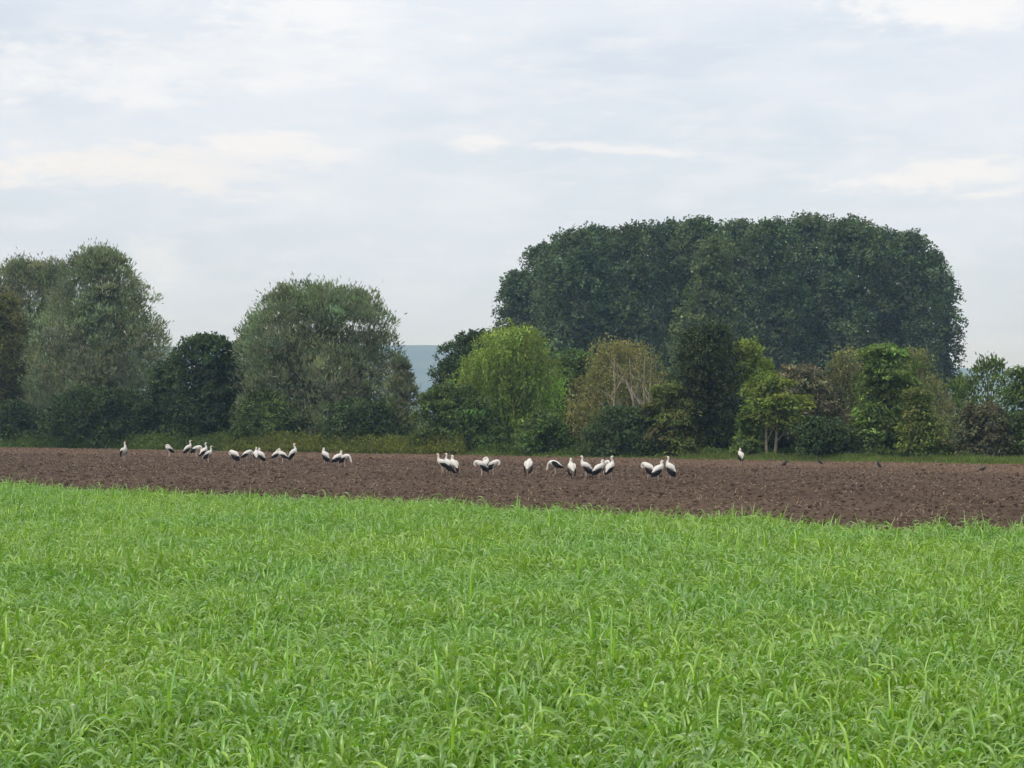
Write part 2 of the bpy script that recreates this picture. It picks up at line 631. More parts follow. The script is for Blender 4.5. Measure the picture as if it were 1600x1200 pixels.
# --- clods and straw on the field
def clod_mesh(k):
    r = np.random.default_rng(100 + k)
    t = (1 + 5 ** 0.5) / 2
    v = np.array([(-1, t, 0), (1, t, 0), (-1, -t, 0), (1, -t, 0), (0, -1, t), (0, 1, t), (0, -1, -t), (0, 1, -t),
                  (t, 0, -1), (t, 0, 1), (-t, 0, -1), (-t, 0, 1)], float)
    v /= np.linalg.norm(v[0])
    v *= r.uniform(0.65, 1.25, (12, 1)) * np.array([1.2, 0.9, 0.7])
    f = np.array([(0, 11, 5), (0, 5, 1), (0, 1, 7), (0, 7, 10), (0, 10, 11), (1, 5, 9), (5, 11, 4), (11, 10, 2), (10, 7, 6), (7, 1, 8),
                  (3, 9, 4), (3, 4, 2), (3, 2, 6), (3, 6, 8), (3, 8, 9), (4, 9, 5), (2, 4, 11), (6, 2, 10), (8, 6, 7), (9, 8, 1)])
    return mesh_obj('clod', v, f, MAT['clod'])


clods = hidden_sources('clod_sources', [clod_mesh(k) for k in range(6)])


def in_view_uv(n, vlo, vhi, seed, weight=0.0):
    r = np.random.default_rng(seed)
    u = r.uniform(-112, 40, n * 4)
    v = vlo + (vhi - vlo) * r.uniform(0, 1, n * 4) ** (1 + weight)
    x, y = uv2xy(u, v)
    ok = (np.abs(x) < 0.33 * y + 4) & (y > 20) & (v > vnear(u) - 0.6)
    return u[ok][:n], v[ok][:n], r


u, v, r = in_view_uv(80000, 28, VFAR - 0.4, 21, 0.35)
x, y = uv2xy(u, v)
s = np.clip(r.lognormal(-3.7, 0.48, len(u)), 0.012, 0.12)
o = scatter('soil_clods', np.stack([x, y, soil_height(u, v) + s * 0.2], -1), r.uniform(-3.14, 3.14, (len(u), 3)) * [0.25, 0.25, 1],
            np.repeat(s[:, None], 3, 1), r.integers(0, 6, len(u)), clods)
tag(o, 'brown crumbly soil clods lying over the ploughed field', 'soil', kind='stuff')


def straw_mesh(k):
    g = Geo()
    r = np.random.default_rng(k)
    b = r.uniform(-0.1, 0.1)
    g.loft([(-0.5, 0, 0), (0, b, 0.06), (0.5, 0, r.uniform(0, 0.3))], 0.045, 0.03, 4)
    return g.build('straw', MAT['straw'], smooth=False)


straws = hidden_sources('straw_sources', [straw_mesh(k) for k in range(4)])
u, v, r = in_view_uv(8000, 28, VFAR - 0.4, 22, 0.2)
x, y = uv2xy(u, v)
s = r.uniform(0.03, 0.12, len(u))
o = scatter('straw_litter', np.stack([x, y, soil_height(u, v) + 0.035], -1),
            np.stack([r.uniform(-.2, .2, len(u)), r.uniform(-.5, .2, len(u)), r.uniform(-3.14, 3.14, len(u))], -1),
            np.stack([s, np.full(len(u), .17), np.full(len(u), .17)], -1), r.integers(0, 4, len(u)), straws)
tag(o, 'pale bits of straw scattered over the brown ploughed soil', 'straw', kind='stuff')


# --- the green crop
def crop_plant(k):
    """Arrays of one plant: leaf blades that rise steeply and arch over."""
    r = np.random.default_rng(300 + k)
    V, Q, T, n = [], [], [], 0
    nl = r.integers(6, 9)
    for i in range(nl):
        L = r.uniform(0.13, 0.34)
        w = r.uniform(0.013, 0.026) * (0.75 + L)
        azm = r.uniform(0, 2 * math.pi)
        h0 = r.uniform(0.05, 0.36)
        base = np.array([r.uniform(-.03, .03), r.uniform(-.03, .03), h0])
        e = math.radians(r.uniform(50, 84))
        bend = math.radians(r.uniform(70, 215)) * (1.0 if r.random() > 0.14 else 0.15)
        seg = 6
        p = base.copy()
        pts, tang = [p.copy()], []
        tw = r.uniform(-0.9, 0.9)
        curl = r.uniform(-0.7, 0.7)
        for sgi in range(seg):
            tt = (sgi + 0.5) / seg
            a = e - bend * tt ** 1.5
            az2 = azm + curl * tt * tt
            d = np.array([math.cos(a) * math.cos(az2), math.cos(a) * math.sin(az2), math.sin(a)])
            tang.append(d)
            p = p + d * L / seg
            pts.append(p.copy())
        tang.append(tang[-1])
        side0 = np.array([-math.sin(azm), math.cos(azm), 0])
        kind = r.random()
        if kind < 0.34:
            tn = np.array([0.245, 0.385, 0.120])        # glaucous, dew-dulled blade
        elif kind < 0.62:
            tn = np.array([0.310, 0.465, 0.036])        # young yellow-green blade
        else:
            tn = np.array([0.195, 0.360, 0.034])
        tn = tn * r.uniform(0.82, 1.18) * np.exp(r.normal(0, 0.035, 3))
        sheen = r.uniform(0.25, 1.0)
        for j, (q, d) in enumerate(zip(pts, tang)):
            tt = j / seg
            ww = w * min(1, (0.45 + tt * 2.2)) * (1 - max(0, tt - 0.45) / 0.55) ** 0.8 + 0.0008
            nrm = np.cross(d, side0)
            ang = tw * tt * 2
            sd = side0 * math.cos(ang) + nrm * math.sin(ang)
            nn = np.cross(sd, d)
            V += [q - sd * ww / 2 - nn * ww * 0.16, q + nn * ww * 0.05, q + sd * ww / 2 - nn * ww * 0.16]
            kb = sheen * min(1, max(0, (tt - 0.2) / 0.4))
            tq = tn * (1 - 0.75 * kb) + np.array([0.265, 0.395, 0.125]) * 0.75 * kb  # sky sheen on the dewy arch and tip, painted into the tint
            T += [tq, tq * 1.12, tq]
        for j in range(seg):
            b = n + j * 3
            Q += [(b, b + 1, b + 4, b + 3), (b + 1, b + 2, b + 5, b + 4)]
        n += (seg + 1) * 3
    sv = len(V)
    for zz, rr in ((0.0, 0.008), (0.30, 0.005)):
        for q in range(4):
            V.append(np.array([rr * math.cos(q * 1.57), rr * math.sin(q * 1.57), zz]))
            T.append(np.array([0.13, 0.27, 0.04]))
    for q in range(4):
        Q.append((sv + q, sv + (q + 1) % 4, sv + 4 + (q + 1) % 4, sv + 4 + q))
    return np.array(V), np.array(Q), np.array(T)


PLANT = [crop_plant(k) for k in range(24)]


def crop_tuft(count, half, seed):
    r = np.random.default_rng(seed)
    V, Q, T, n = [], [], [], 0
    for i in range(count):
        v, q, t = PLANT[r.integers(len(PLANT))]
        a = r.uniform(0, 6.283)
        c, s_ = math.cos(a), math.sin(a)
        h = r.uniform(0.82, 1.18) * (1.28 if r.random() < 0.025 else 1.0)
        lx, ly = r.normal(0, 0.14, 2)
        x_, y_ = v[:, 0] * c - v[:, 1] * s_ + lx * v[:, 2], v[:, 0] * s_ + v[:, 1] * c + ly * v[:, 2]
        cx_, cy_ = (r.uniform(-half, half, 2) if half else (0.0, 0.0))
        V.append(np.stack([x_ + cx_, y_ + cy_, v[:, 2] * h], -1))
        Q.append(q + n)
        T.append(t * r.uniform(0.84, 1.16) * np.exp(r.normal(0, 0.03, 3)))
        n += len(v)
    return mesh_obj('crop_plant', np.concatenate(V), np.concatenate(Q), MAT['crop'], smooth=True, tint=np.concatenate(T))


NPATCH, HALF = 10, 0.36
plants = hidden_sources('crop_sources', [crop_tuft(104, HALF, 400 + k) for k in range(NPATCH)] + [crop_tuft(1, 0, 440 + k) for k in range(24)])
r = np.random.default_rng(33)
STEP = 0.60
gx, gy = np.meshgrid(np.arange(-32, 32, STEP), np.arange(3.6, 66, STEP))
x, y = gx.ravel(), gy.ravel()
x, y = x + r.uniform(-.07, .07, len(x)), y + r.uniform(-.07, .07, len(y))
cu, cv = x * EU[0] + y * EU[1], x * EV[0] + y * EV[1]
inside = (np.abs(x) < 0.34 * y + 4)
keep = inside & (cv < vnear(cu) - 0.75)
xp, yp = x[keep], y[keep]
n1 = len(xp)
# single plants along the ragged edge
ne = 26000
ue = r.uniform(-75, 12, ne)
ve = vnear(ue) + r.uniform(-1.35, 0.32, ne)
ve_lim = vnear(ue) + 0.40 * (vnoise(ue / 0.7, ue * 0, 12) - 0.5) + 0.30 * (vnoise(ue / 2.9, ue * 0, 13) - 0.5)
xe, ye = uv2xy(ue, ve)
ok = (ve < ve_lim) & (np.abs(xe) < 0.34 * ye + 4) & (r.uniform(0, 1, ne) < 0.8)
xe, ye = xe[ok], ye[ok]
n2 = len(xe)
X_, Y_ = np.r_[xp, xe], np.r_[yp, ye]
n = n1 + n2
hgt = 0.86 + 0.32 * vnoise(X_ / 1.5, Y_ / 1.5, 14) + 0.16 * (vnoise(X_ / 6, Y_ / 6, 15) - 0.5)
hgt[n1:] *= r.uniform(0.75, 1.2, n2)
rotz = np.r_[r.integers(0, 4, n1) * (math.pi / 2) + r.normal(0, 0.12, n1), r.uniform(-3.14, 3.14, n2)]
o = scatter('green_crop', np.stack([X_, Y_, np.full(n, 0.02)], -1), np.stack([np.zeros(n), np.zeros(n), rotz], -1),
            np.stack([np.ones(n), np.ones(n), hgt], -1), np.r_[r.integers(0, NPATCH, n1), NPATCH + r.integers(0, 24, n2)], plants)
tag(o, 'dense bright green grassy crop with arching leaves filling the foreground', 'crop', kind='stuff')


# ------------------------------------------------------------------ foliage
def kites(P, axis, nrm, L, W, fold=0.25):
    """One folded leaf or sprig per row: two triangles sharing the midrib."""
    axis = axis / (np.linalg.norm(axis, axis=1)[:, None] + 1e-9)
    side = np.cross(axis, nrm)
    side /= np.linalg.norm(side, axis=1)[:, None] + 1e-9
    nn = np.cross(side, axis)
    L, W = np.broadcast_to(L, len(P))[:, None], np.broadcast_to(W, len(P))[:, None]
    a = P
    b = P + axis * L * 0.45 + side * W / 2 + nn * W * fold
    c = P + axis * L
    d = P + axis * L * 0.45 - side * W / 2 + nn * W * fold
    V = np.stack([a, b, c, d], 1).reshape(-1, 3)
    i = np.arange(len(P))[:, None] * 4
    Fc = np.concatenate([i + [0, 1, 2], i + [0, 2, 3]], 1).reshape(-1, 3)
    return V, Fc


def unit(r, n):
    d = r.normal(size=(n, 3))
    return d / np.linalg.norm(d, axis=1)[:, None]


SPECIES = {
    'willow': dict(mode='willow', rc=(0.85, 1.6), L=0.34, W=0.085, dens=1.0, sz=1.0, tufts=15, hollow=0.30),
    'broad': dict(mode='broad', rc=(0.6, 1.2), L=0.21, W=0.14, dens=1.0, sz=0.85, tufts=11, hollow=0.42),
    'fine': dict(mode='broad', rc=(0.5, 1.0), L=0.18, W=0.11, dens=1.0, sz=0.95, tufts=11, hollow=0.36),
    'weep': dict(mode='weep', rc=(0.7, 1.5), L=0.22, W=0.075, dens=0.95, sz=0.85, tufts=11, hollow=0.4),
    'birch': dict(mode='birch', rc=(0.6, 1.1), L=0.18, W=0.09, dens=0.42, sz=1.0, core=0),
    'layer': dict(mode='layer', rc=(0.6, 1.1), L=0.24, W=0.12, dens=1.0, sz=0.55, tufts=11, hollow=0.4),
    'poplar': dict(mode='poplar', rc=(1.3, 2.5), L=0.36, W=0.27, dens=0.95, sz=1.0, tufts=13, hollow=0.6),
    'sparse': dict(mode='willow', rc=(0.35, 0.7), L=0.28, W=0.11, dens=0.30, sz=1.6, tufts=8, core=0),
}


def env_metric(env, d, cx):
    e = sorted(env, key=lambda t: -t[0])          # lowest row first
    z = np.array([CAMH + (HZ - t[0]) / F * d for t in e])
    xl = np.array([(t[1] - cx) / F * d for t in e])
    xr = np.array([(t[2] - cx) / F * d for t in e])
    return z, xl, xr


def crown_mesh(name, parent, env, mat, species, seed, depth=0.85, nleaf=None, lean=None, tintvar=0.22, clump_gain=1.0):
    sp = SPECIES[species]
    r = np.random.default_rng(seed)
    z, xl, xr = env
    width = (xr - xl).max()
    H = z[-1] - z[0]
    # clumps through the crown's volume, mostly near its outside
    rcm = np.mean(sp['rc'])
    area = 2.2 * (0.5 * (width + H)) ** 2
    nc = int(clump_gain * max(14, min(300, area / (rcm * rcm) * 1.25)))
    zl = np.linspace(z[0], z[-1], 60)
    wl = np.interp(zl, z, xr - xl) + 0.30 * width
    cdf = np.cumsum(wl) / wl.sum()
    no = int(nc * 0.74)                                    # outer shell, evenly spread; the rest inside
    q01 = np.r_[(np.arange(no) + r.uniform(0.1, 0.9, no)) / no, r.uniform(0, 1, nc - no)]
    zz = np.interp(q01, cdf, zl)
    rc = r.uniform(*sp['rc'], nc)
    rc = np.minimum(rc, 0.24 * width + 0.1)
    zz = np.clip(zz, z[0] + rc * 0.3, z[-1] - rc * sp['sz'] * 1.02)
    # nothing may poke out of the outline: radius available at the clump's own height and a bit above
    al = np.minimum(np.interp(zz, z, -xl), np.interp(zz + rc * 0.45 * sp['sz'], z, -xl))
    ar = np.minimum(np.interp(zz, z, xr), np.interp(zz + rc * 0.45 * sp['sz'], z, xr))
    cxm, hw = (ar - al) / 2, np.maximum((ar + al) / 2 - rc * 0.88, 0.05)
    th = np.arange(nc) * 2.39996 + r.uniform(-0.5, 0.5, nc)
    rho = np.r_[1.06 - sp.get('hollow', 0.34) * r.uniform(0, 1, no) ** 1.3, r.uniform(0, 0.85, nc - no)]
    C = np.stack([cxm + hw * rho * np.cos(th), hw * depth * rho * np.sin(th), zz], -1)
    C += r.normal(0, 0.10, C.shape) * rc[:, None]
    clump_tint = np.exp(r.normal(0, tintvar * 0.95, (nc, 1))) * np.exp(r.normal(0, 0.06, (nc, 3)))
    aleaf = sp['L'] * sp['W'] * 0.5
    if nleaf is None:
        sil = np.trapz(xr - xl, z)
        nleaf = int(np.clip(sp['dens'] * sil * 8.0 / aleaf, 2500, 60000))
    w = rc ** 2
    ci = r.choice(nc, nleaf, p=w / w.sum())
    mode = sp['mode']
    out = np.stack([C[:, 0] - cxm.mean(), C[:, 1], (zz - z[0] - H * 0.35) * 0.6], -1)
    out /= np.linalg.norm(out, axis=1)[:, None] + 1e-6
    shape = np.array([1, 1, sp['sz']])
    # each clump carries smaller tufts over its outside, each tuft a spray of leaves
    NT = sp.get('tufts', 15)
    td = unit(r, nc * NT) + np.repeat(out, NT, 0) * 0.6 + np.array([0, 0, 0.5])
    td /= np.linalg.norm(td, axis=1)[:, None]
    tcen = np.repeat(C, NT, 0) + td * (np.repeat(rc, NT) * r.uniform(0.60, 1.10, nc * NT))[:, None] * shape
    trad = np.repeat(rc, NT) * r.uniform(0.22, 0.40, nc * NT) * sp.get('tr', 1.0)
    ttint = np.exp(r.normal(0, tintvar * 0.7, (nc * NT, 1)))
    ti = ci * NT + r.integers(0, NT, nleaf)
    d1 = unit(r, nleaf) + td[ti] * 0.45 + np.array([0, 0, 0.5])
    d1 /= np.linalg.norm(d1, axis=1)[:, None]
    d = d1 * 0.9 + td[ti] * 0.5
    d /= np.linalg.norm(d, axis=1)[:, None]
    P = tcen[ti] + d1 * (trad[ti] * r.uniform(0.1, 1.05, nleaf) ** 0.6)[:, None]
    stray = r.uniform(0, 1, nleaf) < 0.05
    P[stray] = C[ci[stray]] + d1[stray] * (rc[ci[stray]] * r.uniform(0.3, 1.0, stray.sum()))[:, None] * shape
    leaf_t = ttint[ti]
    rnd = unit(r, nleaf)
    L = sp['L'] * r.uniform(0.6, 1.35, nleaf)
    W = sp['W'] * r.uniform(0.7, 1.3, nleaf)
    if mode == 'willow':
        ax = d * 0.6 + rnd * 0.55 + np.array([0.0, 0, 0.45])
        nr = d + unit(r, nleaf) * 0.4 + np.array([0, 0, 0.35])
        # wispy shoots standing out of the outline
        k = int(nleaf * 0.05)
        P[:k] += d[:k] * (rc[ci[:k]] * r.uniform(0.05, 0.45, k))[:, None] + np.array([0, 0, 0.15])
    elif mode == 'poplar':
        ax = rnd * 0.9 + d * 0.5 + np.array([0, 0, 0.15])
        nr = d + unit(r, nleaf) * 0.4 + np.array([0, 0, 0.35])
        # upright pointed shoots: tufts drawn up into short spires
        up = np.clip(P[:, 2] - tcen[ti, 2], 0, None)
        P[:, 2] += up * 0.45
        P[:, :2] -= (P - tcen[ti])[:, :2] * np.clip(up / (trad[ti] + 1e-6), 0, 1)[:, None] * 0.35
    elif mode == 'layer':
        ax = np.stack([d[:, 0], d[:, 1], -0.35 + 0 * d[:, 0]], -1) + rnd * 0.4
        nr = np.array([0, 0, 1.0]) + unit(r, nleaf) * 0.45
    elif mode in ('weep', 'birch'):
        Pt, dt, ct, lt = P, d, ci, ttint[ti]
        nt_ = int(nleaf * (0.42 if mode == 'weep' else 0.25))
        # hanging strands from each clump, leaves along them
        per = 13 if mode == 'weep' else 9
        ns = (nleaf - nt_) // per
        si = r.choice(nc, ns, p=w / w.sum())
        d0 = unit(r, ns) + out[si] * 0.4 + np.array([0, 0, 0.3])
        d0 /= np.linalg.norm(d0, axis=1)[:, None]
        S = C[si] + d0 * (rc[si] * r.uniform(0.55, 1.05, ns))[:, None] * shape
        ln = (r.uniform(0.6, 2.3, ns) if mode == 'weep' else r.uniform(0.35, 1.3, ns))
        tt = (np.arange(per)[None] + r.uniform(0, 1, (ns, per))) / per
        drift = d0[:, :2] * r.uniform(0.05, 0.35, (ns, 1))
        arc = 1 - (1 - np.minimum(tt * 3, 1)) ** 2
        P = np.stack([S[:, None, 0] + drift[:, None, 0] * arc, S[:, None, 1] + drift[:, None, 1] * arc,
                      S[:, None, 2] - ln[:, None] * tt + 0.12 * arc], -1)
        keep_ = (P[:, :, 2] > 0.25)
        ci = np.repeat(si[:, None], per, 1)[keep_]
        P = P[keep_]
        nleaf = len(P)
        rnd = unit(r, nleaf)
        L = sp['L'] * r.uniform(0.6, 1.35, nleaf)
        W = sp['W'] * r.uniform(0.7, 1.3, nleaf)
        ax = np.array([0, 0, -0.8]) + rnd * (0.5 if mode == 'weep' else 0.8)
        nr = unit(r, nleaf) + np.array([0, -0.2, 0.2])
        P, ci = np.concatenate([P, Pt[:nt_]]), np.concatenate([ci, ct[:nt_]])
        ax = np.concatenate([ax, unit(r, nt_) + dt[:nt_] * 0.3 - np.array([0, 0, 0.5])])
        nr = np.concatenate([nr, dt[:nt_] + unit(r, nt_) * 0.5])
        leaf_t = np.concatenate([np.ones((nleaf, 1)), lt[:nt_]])
        nleaf = len(P)
        L = sp['L'] * r.uniform(0.6, 1.35, nleaf)
        W = sp['W'] * r.uniform(0.7, 1.3, nleaf)
    else:
        ax = rnd + d * 0.4
        nr = d + unit(r, nleaf) * 0.4 + np.array([0, 0, 0.35])
    if lean is not None:
        P[:, 0] += lean * np.clip(P[:, 2] - z[0], 0, None)
    # older, larger sprays deep inside the crown
    ki = nleaf // 9
    jj = np.flatnonzero(P[:, 2] < z[0] + 0.72 * H)
    jj = r.choice(jj, min(ki, len(jj)), replace=False)
    ki = len(jj)
    mid_ = np.stack([np.interp(P[jj, 2], z, (xl + xr) / 2), np.zeros(ki), P[jj, 2]], -1)
    if sp.get('core', 1):
        P[jj] = mid_ + (P[jj] - mid_) * r.uniform(0.1, 0.72, (ki, 1))
        L[jj] *= 1.5
        W[jj] *= 2.2
        W[jj] = np.minimum(W[jj], L[jj] * 0.8)
    low = P[:, 2] < 0.08
    P[low, 2] = r.uniform(0.08, 0.5, low.sum())
    V, Fc = kites(P, ax, nr, L, W)
    tl = clump_tint[ci] * leaf_t * np.exp(r.normal(0, tintvar * 0.8, (nleaf, 1))) * np.exp(r.normal(0, 0.05, (nleaf, 3)))
    ob = mesh_obj(name, V, Fc, mat, parent, tint=np.repeat(tl, 4, 0))
    return ob, C, rc


def bez(a, b, c, k=7):
    t = np.linspace(0, 1, k)[:, None]
    return (1 - t) ** 2 * a + 2 * t * (1 - t) * b + t * t * c


def trunk_mesh(parent, base_r, ztop, C, seed, mat, nlimb=14, stems=((0.0, 0.0, 0.0),), sides=7, limb_r=0.35):
    """One or more tapered stems with limbs running out to foliage clumps."""
    r = np.random.default_rng(seed)
    g = Geo()
    lines = []
    for (sx, sy, ln) in stems:
        k = 8
        zs = np.linspace(-0.1, ztop, k)
        wob = np.cumsum(r.normal(0, 0.035 * ztop / 8, (k, 2)), 0)
        path = np.stack([sx + ln * zs + wob[:, 0], sy + wob[:, 1], zs], -1)
        rad = base_r / len(stems) ** 0.5 * (1 - 0.92 * (zs / ztop).clip(0, 1)) * np.where(zs < 0.3, 1.25, 1.0)
        g.loft(path, rad, rad, sides)
        lines.append((path, rad))
    pick = r.permutation(len(C))[:nlimb]
    for i in pick:
        path, rad = lines[r.integers(len(lines))]
        end = C[i]
        t0 = np.clip((end[2] * r.uniform(0.3, 0.65)) / ztop, 0.15, 0.92)
        j = t0 * (len(path) - 1)
        j0 = int(j)
        a = path[j0] + (path[min(j0 + 1, len(path) - 1)] - path[j0]) * (j - j0)
        ra = rad[j0] * limb_r * r.uniform(0.7, 1.2) + 0.012
        mid = (a + end) / 2 + np.array([0, 0, 0.12 * np.linalg.norm(end - a)])
        p = bez(a, mid, end)
        p[1:-1] += r.normal(0, 0.02 * np.linalg.norm(end - a), (len(p) - 2, 3))
        rr = np.linspace(ra, 0.012, len(p))
        g.loft(p, rr, rr, 5, cap=False)
    return g.build('trunk', mat, parent)


TREE_N = [0]


def tree(name, label, cat, cx, off, env, leaf, species, depth=0.85, trunk_r=0.25, bark='bark', group=None, nlimb=14, stems=None,
         nleaf=None, d=None, tintvar=0.22, limb_r=0.35, crown_name='crown', stem_name=None, clump_gain=1.0, top=0.86):
    TREE_N[0] += 1
    seed = 1000 + TREE_N[0] * 17
    d = d or edge_dist(cx, off)
    X = (cx - 800) / F * d
    root = empty(name, (X, d, 0.0))
    tag(root, label, cat, group)
    e = env_metric(env, d, cx)
    e[0][0] = max(e[0][0], 0.15)
    ob, C, rc = crown_mesh(crown_name, root, e, LEAF[leaf], species, seed, depth, nleaf, None, tintvar, clump_gain)
    tr = trunk_mesh(root, trunk_r, e[0][-1] * top, C, seed + 1, MAT[bark], nlimb, stems or ((0, 0, 0),), limb_r=limb_r)
    if stem_name:
        tr.name = stem_name
    return root


W_G = 'silvery willows along the field hedge'
tree('willow_tree', 'tall silvery willow, the highest tree along the field edge, with wispy top shoots', 'tree', 150, 9,
     [(396, 134, 176), (412, 112, 200), (440, 92, 220), (475, 74, 238), (500, 60, 246), (512, 52, 264), (545, 44, 272), (600, 42, 266), (650, 46, 256), (690, 66, 244)],
     'willow', 'willow', trunk_r=0.45)
tree('willow_tree', 'greyer willow half hidden behind the tallest silvery willow', 'tree', 45, 17,
     [(413, 22, 88), (428, 0, 110), (470, -30, 118), (520, -60, 128), (600, -80, 122), (680, -60, 110)], 'willow_grey', 'willow', trunk_r=0.4)
tree('bronzed_tree', 'bronze-tinted broadleaf tree beside the tallest silvery willow', 'tree', -15, 6,
     [(462, -35, 12), (480, -60, 34), (520, -80, 47), (560, -90, 44), (610, -90, 50), (640, -80, 56), (690, -70, 36)], 'autumn', 'broad', trunk_r=0.3)
tree('willow_tree', 'broad round-topped silvery willow standing between dark bushes and a gap to the blue hills', 'tree', 500, 8,
     [(457, 482, 540), (468, 432, 582), (490, 396, 606), (520, 370, 620), (545, 358, 628), (580, 362, 634), (620, 374, 640), (660, 372, 638), (694, 388, 624)],
     'willow', 'willow', trunk_r=0.45)
tree('willow_shrub', 'small pale willow bush at the foot of the round-topped willow by the hill gap', 'shrub', 628, 6,
     [(566, 620, 632), (580, 606, 644), (610, 602, 650), (650, 598, 652), (692, 602, 650)], 'willow_grey', 'willow', trunk_r=0.1, nlimb=6, stem_name='stem', crown_name='foliage')
tree('dark_shrub', 'tall dark green bush with spiky tips between the two big silvery willows', 'shrub', 318, 5,
     [(528, 300, 325), (540, 272, 362), (565, 257, 382), (620, 252, 392), (670, 248, 396), (694, 254, 392)], 'dark', 'broad', trunk_r=0.2, stem_name='stem', crown_name='foliage')
tree('dark_shrub', 'dark bush filling the gap between the tallest silvery willow and the spiky dark bush', 'shrub', 262, 6,
     [(566, 250, 276), (585, 236, 296), (620, 224, 304), (660, 220, 306), (694, 226, 302)], 'dark', 'broad', trunk_r=0.1, nlimb=6, stem_name='stem', crown_name='foliage')
tree('dark_shrub', 'dark bush wedged between the spiky dark bush and the round-topped willow', 'shrub', 366, 7,
     [(541, 356, 382), (556, 338, 398), (600, 328, 408), (650, 326, 410), (694, 332, 404)], 'dark', 'broad', trunk_r=0.1, nlimb=6, stem_name='stem', crown_name='foliage')
tree('leafy_shrub', 'shaded green bush behind the two bare pale trunks', 'shrub', 1210, 6.5,
     [(628, 1195, 1225), (645, 1170, 1246), (680, 1162, 1256), (712, 1164, 1254)], 'dark', 'fine', trunk_r=0.08, nlimb=5, stem_name='stem', crown_name='foliage')
tree('dark_shrub', 'low dark bush under the skirts of the tallest silvery willow', 'shrub', 165, 3,
     [(612, 130, 200), (630, 80, 250), (660, 60, 270), (692, 60, 275)], 'dark', 'broad', trunk_r=0.12, nlimb=6, stem_name='stem', crown_name='foliage')
tree('dark_shrub', 'low dark bush beneath the bronze-tinted tree', 'shrub', 10, 3,
     [(632, -20, 40), (650, -50, 70), (692, -60, 80)], 'dark', 'broad', trunk_r=0.1, nlimb=6, stem_name='stem', crown_name='foliage')
tree('leafy_shrub', 'green bush under the round-topped silvery willow, beside the spiky dark bush', 'shrub', 415, 3.5,
     [(615, 390, 430), (635, 368, 470), (665, 355, 490), (697, 360, 490)], 'mid', 'fine', trunk_r=0.1, nlimb=6, stem_name='stem', crown_name='foliage', tintvar=0.3)
tree('leafy_shrub', 'dusky green bush under the round-topped silvery willow, towards the hill gap', 'shrub', 570, 3.5,
     [(630, 540, 590), (650, 510, 620), (675, 490, 640), (700, 500, 645)], 'dark', 'fine', trunk_r=0.1, nlimb=6, stem_name='stem', crown_name='foliage', tintvar=0.3)
tree('dark_tree', 'dark round-headed tree behind the bright weeping willow', 'tree', 752, 17,
     [(523, 728, 768), (540, 696, 800), (565, 674, 825), (600, 660, 838), (640, 658, 838), (685, 672, 828)], 'dark', 'broad', trunk_r=0.3)
tree('weeping_willow', 'bright yellow-green weeping willow with hanging strands', 'tree', 790, 7.5,
     [(515, 785, 830), (527, 752, 852), (550, 722, 870), (572, 700, 878), (600, 692, 880), (640, 696, 882), (675, 705, 886), (705, 730, 888)],
     'weep', 'weep', trunk_r=0.35, nlimb=12)
tree('leafy_shrub', 'broad mixed-green bush in front of the weeping willow, by the hill gap', 'shrub', 715, 3.5,
     [(606, 690, 725), (622, 655, 758), (650, 636, 785), (680, 634, 800), (706, 645, 800)], 'mid', 'fine', trunk_r=0.12, nlimb=8, stem_name='stem', crown_name='foliage', tintvar=0.3)
tree('leafy_shrub', 'fresh green bush in front of the weeping willow, next to the yellowing birch', 'shrub', 848, 2.5,
     [(648, 835, 865), (665, 815, 885), (690, 806, 898), (710, 810, 900)], 'mid', 'broad', trunk_r=0.1, nlimb=6, stem_name='stem', crown_name='foliage', tintvar=0.3)
tree('birch_tree', 'yellowing drooping birch with several pale stems showing through', 'tree', 972, 7,
     [(532, 966, 1000), (542, 930, 1024), (560, 906, 1040), (590, 892, 1052), (630, 884, 1054), (670, 888, 1040), (692, 895, 1030)],
     'birch', 'birch', trunk_r=0.22, bark='birch_bark', nlimb=46, stems=((-0.55, -2.4, -0.02), (1.15, -2.7, 0.09), (1.0, -2.8, 0.02), (0.85, -2.5, -0.10)), limb_r=0.5, top=0.84)
tree('dark_shrub', 'dark bush in front of the yellowing birch', 'shrub', 975, 2.2,
     [(640, 962, 1002), (655, 930, 1030), (680, 905, 1050), (711, 900, 1050)], 'dark', 'fine', trunk_r=0.1, nlimb=6, stem_name='stem', crown_name='foliage')
tree('leafy_shrub', 'tiered bush with golden upper leaves between the birch and the dark oval tree', 'shrub', 1045, 3,
     [(604, 1040, 1058), (620, 1012, 1074), (642, 998, 1092), (670, 1005, 1096), (711, 1010, 1098)], 'gold', 'layer', trunk_r=0.1, nlimb=6, stem_name='stem', crown_name='foliage')
tree('evergreen_tree', 'dense dark egg-shaped evergreen with a smooth outline', 'tree', 1106, 5,
     [(513, 1088, 1124), (522, 1068, 1144), (545, 1053, 1156), (580, 1047, 1162), (620, 1049, 1164), (660, 1056, 1164), (705, 1066, 1160)],
     'yew', 'fine', trunk_r=0.25, tintvar=0.3, clump_gain=1.3)
tree('maple_tree', 'lime green tree rising behind the dark egg-shaped evergreen', 'tree', 1180, 9,
     [(537, 1152, 1172), (550, 1142, 1194), (580, 1142, 1220), (620, 1142, 1232), (660, 1148, 1230), (700, 1150, 1226)], 'lime', 'broad', trunk_r=0.2)
tree('maple_tree', 'small light green tree on two bare pale trunks', 'tree', 1205, 3,
     [(588, 1186, 1222), (605, 1166, 1244), (630, 1154, 1262), (650, 1160, 1268), (668, 1172, 1256)], 'lime', 'layer', trunk_r=0.15, bark='pale_bark',
     stems=((-0.28, -0.3, -0.03), (0.12, -0.4, 0.03)), nlimb=12)
